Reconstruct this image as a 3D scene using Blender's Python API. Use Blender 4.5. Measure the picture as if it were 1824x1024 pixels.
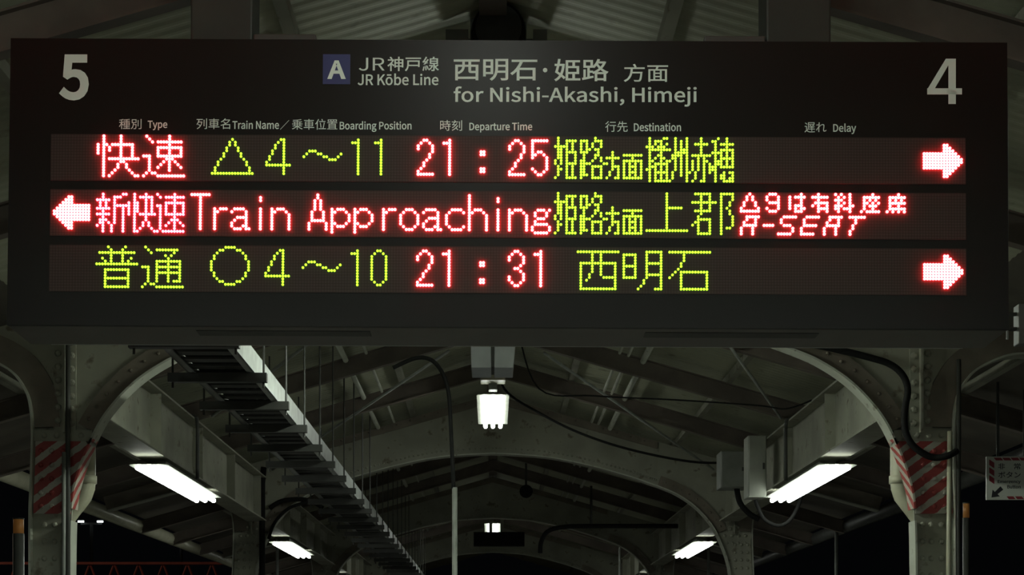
import bpy, bmesh, math, random
from mathutils import Vector, Matrix
random.seed(7)
for o in list(bpy.data.objects): bpy.data.objects.remove(o, do_unlink=True)
S = bpy.context.scene
C = S.collection
PI = math.pi

# ------------------------------------------------------------------ camera, world, exposure
CZ, FPX, VX, VY = 1.6, 3000.0, 878.0, 1185.0        # eye height, focal length and vanishing point (1824 x 1024 frame)
cam = bpy.data.cameras.new('camera')
cam.sensor_fit = 'HORIZONTAL'; cam.sensor_width = 36.0
cam.lens = 36.0*FPX/1824.0
cam.shift_x = (912-VX)/1824.0
cam.shift_y = (VY-512)/1824.0
cam.clip_start = 0.05; cam.clip_end = 500
co = bpy.data.objects.new('camera', cam); C.objects.link(co)
co.location = (0, 0, CZ); co.rotation_euler = (PI/2, 0, 0)
S.camera = co
w = bpy.data.worlds.new('night'); S.world = w; w.use_nodes = True
w.node_tree.nodes['Background'].inputs[0].default_value = (0.55, 0.62, 0.75, 1)
w.node_tree.nodes['Background'].inputs[1].default_value = 0.0016
S.view_settings.view_transform = 'Standard'; S.view_settings.look = 'None'
S.view_settings.exposure = 0.0; S.view_settings.gamma = 1.0
S.view_settings.use_curve_mapping = False
try: S.cycles.use_denoising = True
except Exception: pass
TUBE_L = 17.0            # radiance of the platform fluorescent tubes
FRONT_L = 300.0           # the lamps behind the photographer
FILL_L = 22.0              # added unseen lamp before the board, for its top highlight and roof light
MID_L = 80.0              # the lamp under the nearest arch, hidden behind the board

# ------------------------------------------------------------------ materials
def mat(name, col, rough=0.6, metal=0.0, spec=0.5):
    m = bpy.data.materials.new(name); m.use_nodes = True
    b = m.node_tree.nodes['Principled BSDF']
    b.inputs['Base Color'].default_value = (*col, 1)
    b.inputs['Roughness'].default_value = rough
    b.inputs['Metallic'].default_value = metal
    b.inputs['Specular IOR Level'].default_value = spec
    return m
def painted(name, c0, c1, rough=0.55, scale=6.0, stain=None, spec=0.4):
    """old paint: two tones mixed by noise, with grime spots"""
    m = mat(name, c0, rough, 0, spec); nt = m.node_tree; b = nt.nodes['Principled BSDF']
    tc = nt.nodes.new('ShaderNodeTexCoord')
    n = nt.nodes.new('ShaderNodeTexNoise'); n.inputs['Scale'].default_value = scale; n.inputs['Detail'].default_value = 5
    r = nt.nodes.new('ShaderNodeValToRGB')
    r.color_ramp.elements[0].position = 0.35; r.color_ramp.elements[0].color = (*c1, 1)
    r.color_ramp.elements[1].position = 0.65; r.color_ramp.elements[1].color = (*c0, 1)
    nt.links.new(tc.outputs['Object'], n.inputs['Vector']); nt.links.new(n.outputs['Fac'], r.inputs['Fac'])
    out = r.outputs['Color']
    if stain:
        n2 = nt.nodes.new('ShaderNodeTexNoise'); n2.inputs['Scale'].default_value = scale*4; n2.inputs['Detail'].default_value = 3
        r2 = nt.nodes.new('ShaderNodeValToRGB')
        r2.color_ramp.elements[0].position = 0.62; r2.color_ramp.elements[0].color = (0, 0, 0, 1)
        r2.color_ramp.elements[1].position = 0.72; r2.color_ramp.elements[1].color = (1, 1, 1, 1)
        mx = nt.nodes.new('ShaderNodeMixRGB'); mx.inputs['Color2'].default_value = (*stain, 1)
        nt.links.new(tc.outputs['Object'], n2.inputs['Vector']); nt.links.new(n2.outputs['Fac'], r2.inputs['Fac'])
        nt.links.new(r2.outputs['Color'], mx.inputs['Fac']); nt.links.new(out, mx.inputs['Color1'])
        out = mx.outputs['Color']
    nt.links.new(out, b.inputs['Base Color'])
    return m
def emit(name, col, strength):
    m = bpy.data.materials.new(name); m.use_nodes = True; nt = m.node_tree
    b = nt.nodes['Principled BSDF']
    b.inputs['Base Color'].default_value = (0.02, 0.02, 0.02, 1)
    b.inputs['Emission Color'].default_value = (*col, 1); b.inputs['Emission Strength'].default_value = strength
    return m
def math_node(nt, op, a, b=None):
    n = nt.nodes.new('ShaderNodeMath'); n.operation = op
    for i, v in enumerate((a, b)):
        if v is None: continue
        if isinstance(v, (int, float)): n.inputs[i].default_value = v
        else: nt.links.new(v, n.inputs[i])
    return n.outputs[0]
def striped(name, paint, red, period, slope, duty, yk):
    """diagonal red and pale warning stripes, chipped at their edges"""
    m = mat(name, paint, 0.5); nt = m.node_tree; b = nt.nodes['Principled BSDF']
    tc = nt.nodes.new('ShaderNodeTexCoord'); sp = nt.nodes.new('ShaderNodeSeparateXYZ')
    nt.links.new(tc.outputs['Object'], sp.inputs[0])
    v = math_node(nt, 'SUBTRACT', sp.outputs[2], math_node(nt, 'MULTIPLY', sp.outputs[0], slope))
    v = math_node(nt, 'SUBTRACT', v, math_node(nt, 'MULTIPLY', sp.outputs[1], yk))
    n = nt.nodes.new('ShaderNodeTexNoise'); n.inputs['Scale'].default_value = 45; n.inputs['Detail'].default_value = 4
    nt.links.new(tc.outputs['Object'], n.inputs['Vector'])
    v = math_node(nt, 'ADD', v, math_node(nt, 'MULTIPLY', n.outputs['Fac'], 0.018))
    f = math_node(nt, 'FRACT', math_node(nt, 'DIVIDE', v, period))
    f = math_node(nt, 'LESS_THAN', f, duty)
    mx = nt.nodes.new('ShaderNodeMixRGB')
    mx.inputs['Color1'].default_value = (*paint, 1); mx.inputs['Color2'].default_value = (*red, 1)
    nt.links.new(f, mx.inputs['Fac']); nt.links.new(mx.outputs[0], b.inputs['Base Color'])
    return m
M = {}
M['steel'] = painted('old_cream_paint', (0.36, 0.36, 0.29), (0.27, 0.27, 0.22), 0.7, 3.5, (0.17, 0.15, 0.115), spec=0.2)
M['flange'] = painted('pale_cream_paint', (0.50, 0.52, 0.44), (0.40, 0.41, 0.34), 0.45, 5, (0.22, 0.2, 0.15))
M['band'] = painted('brown_grey_paint', (0.22, 0.19, 0.15), (0.15, 0.13, 0.10), 0.6, 6)
M['rafter'] = painted('dark_brown_steel', (0.17, 0.14, 0.115), (0.11, 0.09, 0.075), 0.6, 5)
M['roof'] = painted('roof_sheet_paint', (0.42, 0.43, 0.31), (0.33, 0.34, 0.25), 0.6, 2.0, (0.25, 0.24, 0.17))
M['stripe'] = striped('red_white_stripes', (0.40, 0.39, 0.33), (0.30, 0.045, 0.04), 0.090, 0.75, 0.58, 0.0)
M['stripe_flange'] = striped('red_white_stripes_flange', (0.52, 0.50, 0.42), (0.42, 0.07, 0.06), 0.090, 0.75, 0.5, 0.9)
M['cream_pipe'] = painted('cream_plastic_pipe', (0.52, 0.51, 0.38), (0.45, 0.44, 0.32), 0.4, 9)
M['grey_pipe'] = painted('grey_pipe', (0.26, 0.27, 0.25), (0.20, 0.21, 0.19), 0.45, 9)
M['galv'] = painted('galvanised_steel', (0.55, 0.58, 0.55), (0.42, 0.44, 0.42), 0.4, 12)
M['hanger'] = painted('dark_green_grey_paint', (0.046, 0.054, 0.045), (0.036, 0.042, 0.036), 0.5, 5, spec=0.25)
M['eave'] = painted('dimmed_eave_boards', (0.13, 0.115, 0.09), (0.085, 0.075, 0.06), 0.75, 3)  # brown eave boards; the dimness beyond the columns is put into the colour
M['black'] = mat('black_rubber', (0.012, 0.012, 0.0115), 0.75, 0, 0.15)
M['dark'] = painted('dark_metal', (0.062, 0.063, 0.056), (0.044, 0.045, 0.040), 0.5, 8)
M['box'] = painted('pale_box_paint', (0.40, 0.42, 0.36), (0.32, 0.33, 0.29), 0.45, 7)
M['white_box'] = painted('bluish_white_plastic', (0.55, 0.58, 0.62), (0.47, 0.50, 0.54), 0.35, 7)
M['lamp_white'] = mat('white_enamel', (0.75, 0.77, 0.73), 0.35)
M['concrete'] = painted('platform_concrete', (0.24, 0.235, 0.22), (0.17, 0.165, 0.155), 0.85, 1.5)
M['ground'] = painted('ballast', (0.05, 0.045, 0.04), (0.03, 0.028, 0.026), 0.95, 3)
M['tube'] = emit('fluorescent_tube', (0.93, 1.0, 0.90), TUBE_L)
M['tube_near'] = emit('fluorescent_tube_near', (0.86, 1.0, 0.90), FRONT_L)
M['tube_fill'] = emit('fluorescent_tube_fill', (0.93, 1.0, 0.90), FILL_L)
M['tube_mid'] = emit('fluorescent_tube_mid', (0.90, 1.0, 0.86), MID_L)
M['flood'] = emit('floodlight_glass', (0.85, 0.95, 1.0), 9)
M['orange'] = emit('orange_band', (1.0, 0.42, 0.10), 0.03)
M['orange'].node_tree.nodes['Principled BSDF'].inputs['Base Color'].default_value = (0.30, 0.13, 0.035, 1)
M['board'] = painted('board_black', (0.0080, 0.0074, 0.0060), (0.0068, 0.0062, 0.005), 0.40, 3, spec=0.22)
M['board_body'] = painted('board_housing_grey', (0.16, 0.155, 0.14), (0.13, 0.125, 0.115), 0.45, 4)
M['white'] = mat('white_lettering', (0.74, 0.86, 0.77), 0.55, spec=0.3)
M['blue'] = mat('badge_blue', (0.02, 0.03, 0.13), 0.45)
M['sign_white'] = painted('sign_white', (0.72, 0.74, 0.66), (0.64, 0.66, 0.59), 0.5, 8)
M['sign_red'] = mat('sign_red', (0.30, 0.03, 0.045), 0.5)
M['sign_ink'] = mat('sign_ink', (0.03, 0.03, 0.035), 0.5)
M['bridge'] = painted('red_lattice_paint', (0.40, 0.09, 0.06), (0.28, 0.06, 0.04), 0.6, 3)
M['led_red'] = emit('led_red', (1.0, 0.0185, 0.0225), 78)
M['led_pink'] = emit('led_magenta', (1.0, 0.0135, 0.0235), 82)
M['led_green'] = emit('led_green', (0.43, 1.0, 0.030), 2.3)
# unlit LED matrix: a fine grid of dots
def led_panel_mat(pitch, px0, pz0):
    m = mat('led_matrix', (0.05, 0.04, 0.035), 0.6, 0, 0.25); nt = m.node_tree; b = nt.nodes['Principled BSDF']
    tc = nt.nodes.new('ShaderNodeTexCoord'); sp = nt.nodes.new('ShaderNodeSeparateXYZ')
    nt.links.new(tc.outputs['Object'], sp.inputs[0])
    d = []
    for k, off in ((0, px0), (2, pz0)):
        v = math_node(nt, 'DIVIDE', math_node(nt, 'SUBTRACT', sp.outputs[k], off), pitch)
        v = math_node(nt, 'SUBTRACT', math_node(nt, 'FRACT', v), 0.5)
        d.append(math_node(nt, 'POWER', v, 2.0))
    f = math_node(nt, 'LESS_THAN', math_node(nt, 'ADD', d[0], d[1]), 0.15)
    mx = nt.nodes.new('ShaderNodeMixRGB')
    mx.inputs['Color1'].default_value = (0.036, 0.0255, 0.0215, 1); mx.inputs['Color2'].default_value = (0.054, 0.039, 0.033, 1)
    nt.links.new(f, mx.inputs['Fac']); nt.links.new(mx.outputs[0], b.inputs['Base Color'])
    return m

# ------------------------------------------------------------------ mesh helpers
class MB:
    def __init__(s): s.v = []; s.f = []
    def add(s, vs, fs):
        n = len(s.v); s.v += [tuple(v) for v in vs]; s.f += [tuple(i+n for i in f) for f in fs]; return s
    def box(s, x0, x1, y0, y1, z0, z1):
        x0, x1 = sorted((x0, x1)); y0, y1 = sorted((y0, y1)); z0, z1 = sorted((z0, z1))
        return s.add([(x0,y0,z0),(x1,y0,z0),(x1,y1,z0),(x0,y1,z0),(x0,y0,z1),(x1,y0,z1),(x1,y1,z1),(x0,y1,z1)],
                     [(0,3,2,1),(4,5,6,7),(0,1,5,4),(1,2,6,5),(2,3,7,6),(3,0,4,7)])
    def prism(s, poly, y0, y1):
        """polygon in x,z pulled along y"""
        n = len(poly)
        vs = [(x, y0, z) for x, z in poly] + [(x, y1, z) for x, z in poly]
        fs = [tuple(range(n)), tuple(range(2*n-1, n-1, -1))] + [(i, (i+1) % n, n+(i+1) % n, n+i) for i in range(n)]
        return s.add(vs, fs)
    def strip(s, curve, width, y0, y1):
        """bar that follows a curve in x,z; width to the left of the running direction"""
        P = [Vector(p) for p in curve]; O = []
        for i, p in enumerate(P):
            a = P[max(i-1, 0)]; b = P[min(i+1, len(P)-1)]
            t = (b-a).normalized(); O.append(p + Vector((-t.y, t.x))*width)
        vs = []
        for p, q in zip(P, O): vs += [(p.x, y0, p.y), (q.x, y0, q.y), (q.x, y1, q.y), (p.x, y1, p.y)]
        fs = []
        for i in range(len(P)-1):
            a, b = 4*i, 4*i+4
            for k in range(4): fs.append((a+k, a+(k+1) % 4, b+(k+1) % 4, b+k))
        e = 4*(len(P)-1)
        fs += [(0, 1, 2, 3), (e+3, e+2, e+1, e)]
        return s.add(vs, fs)
    def tube(s, pts, r, seg=8, cap=True):
        P = [Vector(p) for p in pts]; up = None; rings = []
        for i, p in enumerate(P):
            t = (P[min(i+1, len(P)-1)] - P[max(i-1, 0)]).normalized()
            if up is None:
                up = Vector((0, 0, 1)) if abs(t.z) < 0.9 else Vector((1, 0, 0))
            u = t.cross(up).normalized(); v = u.cross(t).normalized(); up = v
            rr = r[i] if isinstance(r, (list, tuple)) else r
            rings.append([p + (u*math.cos(2*PI*k/seg) + v*math.sin(2*PI*k/seg))*rr for k in range(seg)])
        vs = [q for ring in rings for q in ring]; fs = []
        for i in range(len(P)-1):
            for k in range(seg):
                fs.append((i*seg+k, i*seg+(k+1) % seg, (i+1)*seg+(k+1) % seg, (i+1)*seg+k))
        if cap: fs += [tuple(range(seg-1, -1, -1)), tuple(range((len(P)-1)*seg, len(P)*seg))]
        return s.add(vs, fs)
    def dome(s, x, y, z, r, h, seg=8, rise=0.0):
        """round head standing out of a face towards -y, on a short barrel of length rise"""
        levels = [(1.0, 0.0)] + ([(1.0, rise)] if rise else []) + [(0.78, rise+h*0.62), (0.4, rise+h*0.92)]
        vs = []; fs = []
        for rr, hh in levels:
            vs += [(x+r*rr*math.cos(2*PI*k/seg), y-hh, z+r*rr*math.sin(2*PI*k/seg)) for k in range(seg)]
        for i in range(len(levels)-1):
            for k in range(seg): fs.append((i*seg+k, i*seg+(k+1) % seg, (i+1)*seg+(k+1) % seg, (i+1)*seg+k))
        fs.append(tuple(range((len(levels)-1)*seg, len(levels)*seg)))
        return s.add(vs, fs)
    def mirror(s):
        s.v = [(-x, y, z) for x, y, z in s.v]; return s
    def shift(s, dx, dy, dz):
        s.v = [(x+dx, y+dy, z+dz) for x, y, z in s.v]; return s
    def build(s, name, m, parent=None, smooth=False, bevel=0.0, recalc=True, loc=None):
        me = bpy.data.meshes.new(name); me.from_pydata(s.v, [], s.f)
        if recalc or bevel:
            bm = bmesh.new(); bm.from_mesh(me)
            if recalc: bmesh.ops.recalc_face_normals(bm, faces=bm.faces[:])
            if bevel: bmesh.ops.bevel(bm, geom=bm.edges[:], offset=bevel, segments=2, affect='EDGES', profile=0.5)
            bm.to_mesh(me); bm.free()
        me.materials.append(m)
        if smooth:
            me.polygons.foreach_set('use_smooth', [True]*len(me.polygons))
        o = bpy.data.objects.new(name, me); C.objects.link(o)
        if parent: o.parent = parent
        if loc: o.location = loc
        return o
def smooth_path(pts, n=6):
    P = [Vector(p) for p in pts]; out = []
    for i in range(len(P)-1):
        p0 = P[max(i-1, 0)]; p1 = P[i]; p2 = P[i+1]; p3 = P[min(i+2, len(P)-1)]
        for k in range(n):
            t = k/n
            out.append(0.5*((2*p1)+(p2-p0)*t+(2*p0-5*p1+4*p2-p3)*t*t+(3*p1-p0-3*p2+p3)*t**3))
    out.append(P[-1]); return out
def tag(o, label, cat, group=None, kind=None):
    o['label'] = label; o['category'] = cat
    if group: o['group'] = group
    if kind: o['kind'] = kind
    return o
def thing(name, label, cat, loc=(0, 0, 0), group=None):
    o = bpy.data.objects.new(name, None); C.objects.link(o); o.location = loc; o.empty_display_size = 0.2
    return tag(o, label, cat, group)
def struct(o): o['kind'] = 'structure'; return o
def dup(root, loc, label, group=None):
    r = root.copy(); C.objects.link(r); r.location = loc; r['label'] = label
    if group: r['group'] = group
    for ch in list(root.children):
        c = ch.copy(); C.objects.link(c); c.parent = r
        for g in list(ch.children):
            d = g.copy(); C.objects.link(d); d.parent = c
    return r
def P(px, py, d):
    """place that the photo shows at px,py when it stands d metres away"""
    return Vector(((px-VX)/FPX*d, d, CZ+(VY-py)/FPX*d))

# ------------------------------------------------------------------ main measures
FR = [8.235, 14.635, 21.035, 27.435]        # arched frames
SL = 0.288                                   # roof slope
ROOF0 = 4.03                                 # roof sheet at the ridge
RAFT0 = 3.845                                # rafter underside at the ridge
EAVE = 3.45
def zroof(x): return ROOF0 - SL*abs(x)
def zraft(x): return RAFT0 - SL*abs(x)

# ------------------------------------------------------------------ setting: floor, ground, ceiling
b = MB().box(-3.45, 3.45, -14, 40, -0.25, 0)
struct(b.build('floor', M['concrete']))
b = MB().box(-120, 120, -30, 200, -1.4, -1.1)
struct(b.build('ground', M['ground']))
Y0, Y1, PER = -9.0, 36.0, 0.076
def roof_strip(xs, m, amp):
    b = MB(); n = int((Y1-Y0)/PER*4) if amp else 1; k = len(xs); vs = []; fs = []
    for i in range(n+1):
        y = Y0+(Y1-Y0)*i/n; a = amp*math.sin(2*PI*y/PER)
        vs += [(x, y, zroof(x)+a+0.012) for x in xs] + [(x, y, zroof(x)+a+0.020) for x in xs]
    for i in range(n):
        a, c = 2*k*i, 2*k*(i+1)
        for q in range(k-1): fs += [(a+q, a+q+1, c+q+1, c+q), (a+k+q, c+k+q, c+k+q+1, a+k+q+1)]
        fs += [(a, c, c+k, a+k), (a+k-1, a+2*k-1, c+2*k-1, c+k-1)]
    b.add(vs, fs)
    return struct(b.build('ceiling', m, recalc=False))
roof_strip((-2.28, 0, 2.28), M['roof'], 0.0028)
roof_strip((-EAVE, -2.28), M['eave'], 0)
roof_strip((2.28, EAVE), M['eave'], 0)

# ------------------------------------------------------------------ steel columns with arched brackets
INC = [(2.078, 0), (2.078, 2.04), (2.07, 2.369), (2.042, 2.52), (1.982, 2.684), (1.90, 2.835), (1.762, 2.986), (1.598, 3.096), (1.433, 3.165)]
ARCH = [(1.433, 3.165), (1.2, 3.245), (0.84, 3.345), (0.45, 3.42), (0.0, 3.45)]
OUTC = [(2.262, 0), (2.262, 2.35), (2.25, 2.72), (2.262, 2.885), (2.297, 2.973), (2.355, 3.044), (2.45, 3.098), (2.57, 3.13), (2.75, 3.115), (3.05, 3.035), (3.36, 2.95)]
def fine(curve, n=5):
    return [(p.x, p.y) for p in smooth_path([(x, z, 0) for x, z in curve], n)]
INF = [(2.078, 0)] + fine(INC[1:]); OUF = [(2.262, 0)] + fine(OUTC[1:])
BX = 2.15
def column(name, side, d, label, striped_band, group):
    t = thing(name, label, 'column', (side*BX, d, 0), group)
    def fin(mb):
        if side < 0: mb.mirror()
        return mb.shift(-side*BX, 0, 0)
    # shaft web, up to the splice
    i73 = [p for p in INF if p[1] <= 2.73]; o73 = [p for p in OUF if p[1] <= 2.73]
    shaft = MB().prism(i73 + [(1.962, 2.73), (2.25, 2.73)] + o73[::-1], 0.045, 0.065)
    for k in range(26):
        z = 0.30 + 0.083*k
        if z > 2.33: break
        for x in (2.112, 2.155, 2.205): shaft.dome(x, 0.045, z, 0.015, 0.014)
    fin(shaft).build('shaft_web', M['steel'], t)
    # spandrel plate above the splice, one curved side each way
    top = [(x, zroof(x)-0.066) for x in (1.433, 2.0, 2.6, 3.0, 3.36)]
    sp = MB().prism([(1.962, 2.73)] + [p for p in INF if p[1] > 2.73] + top + [p for p in OUF if p[1] > 2.73][::-1] + [(2.25, 2.73)], 0.05, 0.064)
    fin(sp).build('bracket_plate', M['steel'], t)
    # flanges: strips standing across the curved edges
    lowi = [p for p in INF if p[1] < 2.36]; midi = [p for p in INF if 2.33 <= p[1] <= 2.72]; topi = [p for p in INF if p[1] >= 2.68]
    if striped_band:
        fin(MB().strip(lowi, 0.010, 0, 0.125)).build('inner_flange', M['flange'], t)
        fin(MB().strip(midi, 0.010, 0, 0.125)).build('striped_flange', M['stripe_flange'], t)['label'] = 'red and white striped flange'
        fin(MB().strip(topi, 0.010, 0, 0.125)).build('inner_flange', M['flange'], t)
    else:
        fin(MB().strip(INF, 0.010, 0, 0.125)).build('inner_flange', M['flange'], t)
    fin(MB().strip(OUF, -0.010, 0, 0.125)).build('outer_flange', M['flange'], t)
    # angle legs riveted along the curves
    ib = MB().strip([p for p in INF if p[1] >= 2.74], -0.092, 0.030, 0.049)
    cur = [p for p in INF if p[1] >= 2.76]
    for q in cur[::2]: ib.dome(q[0]+0.045, 0.030, q[1]+0.035, 0.010, 0.008)
    fin(ib).build('inner_angle', M['band'], t)
    fin(MB().strip([p for p in OUF if p[1] >= 2.74], 0.125, 0.030, 0.049)).build('outer_angle', M['band'], t)
    # upright stiffener with two rows of rivets
    st = MB().box(2.048, 2.158, 0.034, 0.049, 2.74, 3.36).box(2.092, 2.104, -0.005, 0.036, 2.74, 3.36)
    for k in range(9):
        z = 2.79 + 0.066*k
        st.dome(2.068, 0.034, z, 0.018, 0.018); st.dome(2.135, 0.034, z+0.012, 0.018, 0.018)
    fin(st).build('stiffener', M['steel'], t)
    # splice plate (striped on the nearest columns)
    i2 = [p for p in INF if 2.345 < p[1] < 2.70]; o2 = [p for p in OUF if 2.345 < p[1] < 2.70]
    band = MB().prism([(2.074, 2.345)] + [(x+0.006, z) for x, z in i2] + [(1.998, 2.70), (2.245, 2.70)] + [(x-0.006, z) for x, z in o2][::-1] + [(2.254, 2.345)], 0.030, 0.044)
    for r in range(5):
        for x in (2.11, 2.165, 2.218): band.dome(x, 0.030, 2.38+0.068*r, 0.014, 0.013)
    if not striped_band:
        for x in (2.04, 2.09, 2.14, 2.2): band.dome(x, 0.030, 2.665, 0.011, 0.009)
    o = fin(band).build('splice_plate', M['stripe'] if striped_band else M['steel'], t)
    if striped_band: o['label'] = 'red and white striped plate'
    cap = MB().box(1.965, 2.262, 0.026, 0.044, 2.70, 2.755)
    for x in (2.02, 2.08, 2.14, 2.2): cap.dome(x, 0.026, 2.728, 0.015, 0.014)
    fin(cap).build('joint_bar', M['steel'], t)
    fin(MB().box(1.98, 2.36, -0.08, 0.20, 0, 0.03)).build('base_plate', M['dark'], t)
    return t
gc = 'riveted columns of the arched frames'
cl = column('steel_column', -1, FR[0], 'near left riveted cream steel column with red and white stripes, below the number 5', True, gc)
cr = column('steel_column', 1, FR[0], 'near right riveted cream steel column with red and white stripes, below the number 4', True, gc)
cl2 = column('steel_column', -1, FR[1], 'plain riveted steel column behind the cable ladder, second on the left', False, gc)
cr2 = column('steel_column', 1, FR[1], 'plain riveted steel column under the two electrical boxes, second on the right', False, gc)
dup(cl2, (-BX, FR[2], 0), 'dim far steel column on the left, third from the board', gc)
dup(cr2, (BX, FR[2], 0), 'dim far steel column on the right, third from the board', gc)
dup(cl2, (-BX, FR[3], 0), 'farthest steel column on the left side', gc)
dup(cr2, (BX, FR[3], 0), 'farthest steel column on the right side', gc)

def arch(d, label):
    t = thing('arch_girder', label, 'arch', (0, d, 0), 'arched girders across the platform')
    af = fine(ARCH); full = [(x, z) for x, z in af] + [(-x, z) for x, z in af[::-1][1:]]
    top = [(-1.433, zroof(1.433)-0.066), (0, ROOF0-0.066), (1.433, zroof(1.433)-0.066)]
    MB().prism(full + top, 0.05, 0.064).build('web_plate', M['steel'], t)
    rev = full[::-1]
    MB().strip(rev, -0.010, 0, 0.125).build('flange', M['flange'], t)
    bd = MB().strip(rev, 0.085, 0.030, 0.049)
    k = 0
    for i in range(len(rev)-1):
        for u in (0.0, 0.5):
            x = rev[i][0]*(1-u)+rev[i+1][0]*u; z = rev[i][1]*(1-u)+rev[i+1][1]*u
            bd.dome(x, 0.030, z+0.045, 0.010, 0.008)
    bd.build('angle', M['steel'], t)
    ta = MB()
    for s in (-1, 1):
        ta.prism([(0, ROOF0-0.07), (s*1.433, zroof(1.433)-0.07), (s*1.433, zroof(1.433)-0.13), (0, ROOF0-0.14)], 0.030, 0.049)
        for i in range(1, 12): ta.dome(s*0.12*i, 0.030, zroof(0.12*i)-0.09, 0.010, 0.008)
    ta.build('top_angle', M['band'], t)
    return t
a1 = arch(FR[0], 'nearest arched girder, mostly hidden behind the departure board')
a2 = dup(a1, (0, FR[1], 0), 'wide arched steel girder behind the bright central lamp')
dup(a1, (0, FR[2], 0), 'darker arched girder seen through the first arch below the board')
dup(a1, (0, FR[3], 0), 'last arched girder, smallest and lowest in the view')

# ------------------------------------------------------------------ rafters, purlins, long beams
def rafter_mb():
    m = MB()
    for s in (-1, 1):
        z = lambda x, o: RAFT0-SL*x+o
        m.prism([(0, z(0, 0.008)), (s*3.38, z(3.38, 0.008)), (s*3.38, z(3.38, 0.118)), (0, z(0, 0.118))], -0.005, 0.005)
        m.prism([(0, z(0, 0)), (s*3.38, z(3.38, 0)), (s*3.38, z(3.38, 0.008)), (0, z(0, 0.008))], -0.03, 0.03)
        m.prism([(0, z(0, 0.118)), (s*3.38, z(3.38, 0.118)), (s*3.38, z(3.38, 0.126)), (0, z(0, 0.126))], -0.03, 0.03)
    return m
rl = ['roof rafter just behind the top of the departure board', 'roof rafter second behind the departure board, hidden by it in the middle']
ordn = ['first', 'second', 'third']
bays = ['between the nearest arch and the second arch', 'between the second arch and the third arch', 'between the third arch and the last arch']
r0 = rafter_mb().build('roof_rafter', M['rafter'], loc=(0, 5.035, 0))
tag(r0, rl[0], 'rafter', 'roof rafters')
def add_rafter(y, lab):
    r = r0.copy(); C.objects.link(r); r.location = (0, y, 0); r['label'] = lab
add_rafter(6.635, rl[1])
for k in range(3):
    for j in range(3): add_rafter(FR[k]+1.6*(j+1), 'brown roof rafter, %s one %s' % (ordn[j], bays[k]))
gp = 'purlins under the roof sheets'
def purlin(x, label):
    z1 = zroof(x)-0.003
    m = MB().box(-0.022, 0.022, 4.1, 35, 0, 0.046)
    tag(m.build('purlin', M['steel'], loc=(x, 0, z1-0.046-0.006)), label, 'purlin', gp)
purlin(0.61, 'pale purlin right of the round loudspeaker, running back under the roof')
purlin(-0.70, 'pale purlin left of the round loudspeaker, running back under the roof')
purlin(1.60, 'purlin on the right slope, second from the ridge')
purlin(-1.60, 'purlin on the left slope, second from the ridge')
purlin(2.75, 'purlin near the right eave')
purlin(-2.75, 'purlin near the left eave')
m = MB().box(-0.05, 0.05, 4.1, 35, 0, 0.05)
tag(m.build('ridge_beam', M['rafter'], loc=(0, 0, ROOF0-0.058)), 'dark ridge beam along the top of the roof', 'beam')
# pipes that run along between the rafters
for x, r, lab in ((0.86, 0.012, 'thin pale conduit along the right roof slope, nearest the ridge of three'),
                  (0.92, 0.012, 'thin pale conduit along the right roof slope, middle of three'),
                  (1.02, 0.022, 'thicker pale pipe along the right roof slope, lowest of three'),
                  (-0.86, 0.012, 'thin pale conduit along the left roof slope, upper of two'),
                  (-1.00, 0.020, 'thicker pale pipe along the left roof slope, lower of two')):
    m = MB().tube([(0, 8.4, 0), (0, 27.4, 0)], r, 8)
    tag(m.build('roof_conduit', M['flange'], smooth=True, loc=(x, 0, zroof(x)-0.05-r)), lab, 'pipe', 'conduits along the roof slopes')
def long_beam(side, k, label):
    d0, d1 = FR[k]+0.13, FR[k+1]-0.01
    t = thing('long_beam', label, 'beam', (side*2.05, d0, 0), 'long beams joining the columns')
    L = d1-d0
    wb = MB().box(-0.007, 0.007, 0, L, 2.862, 3.222)
    for j in range(5):
        y = 0.25+j*(L-0.5)/4
        for s in (-1, 1):
            wb.box(s*0.007, s*0.07, y-0.006, y+0.006, 2.862, 3.222)
    inn = -side
    for yy in (0.06, 0.12, L-0.12, L-0.06):
        for z in (2.90, 2.97, 3.04, 3.11, 3.18):
            wb.box(inn*0.007, inn*0.018, yy-0.012, yy+0.012, z-0.012, z+0.012)
    wb.build('web', M['steel'], t)
    MB().box(-0.085, 0.085, 0, L, 2.85, 2.862).build('bottom_flange', M['steel'], t)
    MB().box(-0.085, 0.085, 0, L, 3.222, 3.234).build('top_flange', M['steel'], t)
    return t
where = ['from the near %s column to the second', 'from the second %s column to the third', 'from the third %s column to the farthest']
for k in range(3):
    for s, nm in ((-1, 'left'), (1, 'right')):
        long_beam(s, k, 'cream riveted steel beam running ' + where[k] % nm)
# thin bracing rods on the roof slopes
for (x0, y0, x1, y1, lab) in ((0.95, 8.5, 1.95, 11.4, 'thin diagonal bracing rod on the right roof slope, nearest one'),
                              (0.35, 11.5, 1.9, 14.5, 'thin diagonal bracing rod on the right roof slope, above the electrical boxes'),
                              (-0.2, 8.5, -1.9, 11.4, 'thin diagonal bracing rod on the left roof slope, nearest one'),
                              (-0.3, 11.5, -1.9, 14.5, 'thin diagonal bracing rod on the left roof slope, behind the cable ladder')):
    m = MB().tube([(x0, y0, zraft(x0)-0.012), (x1, y1, zraft(x1)-0.012)], 0.010, 6)
    tag(m.build('bracing_rod', M['galv'], smooth=True), lab, 'rod', 'diagonal bracing rods')

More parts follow.
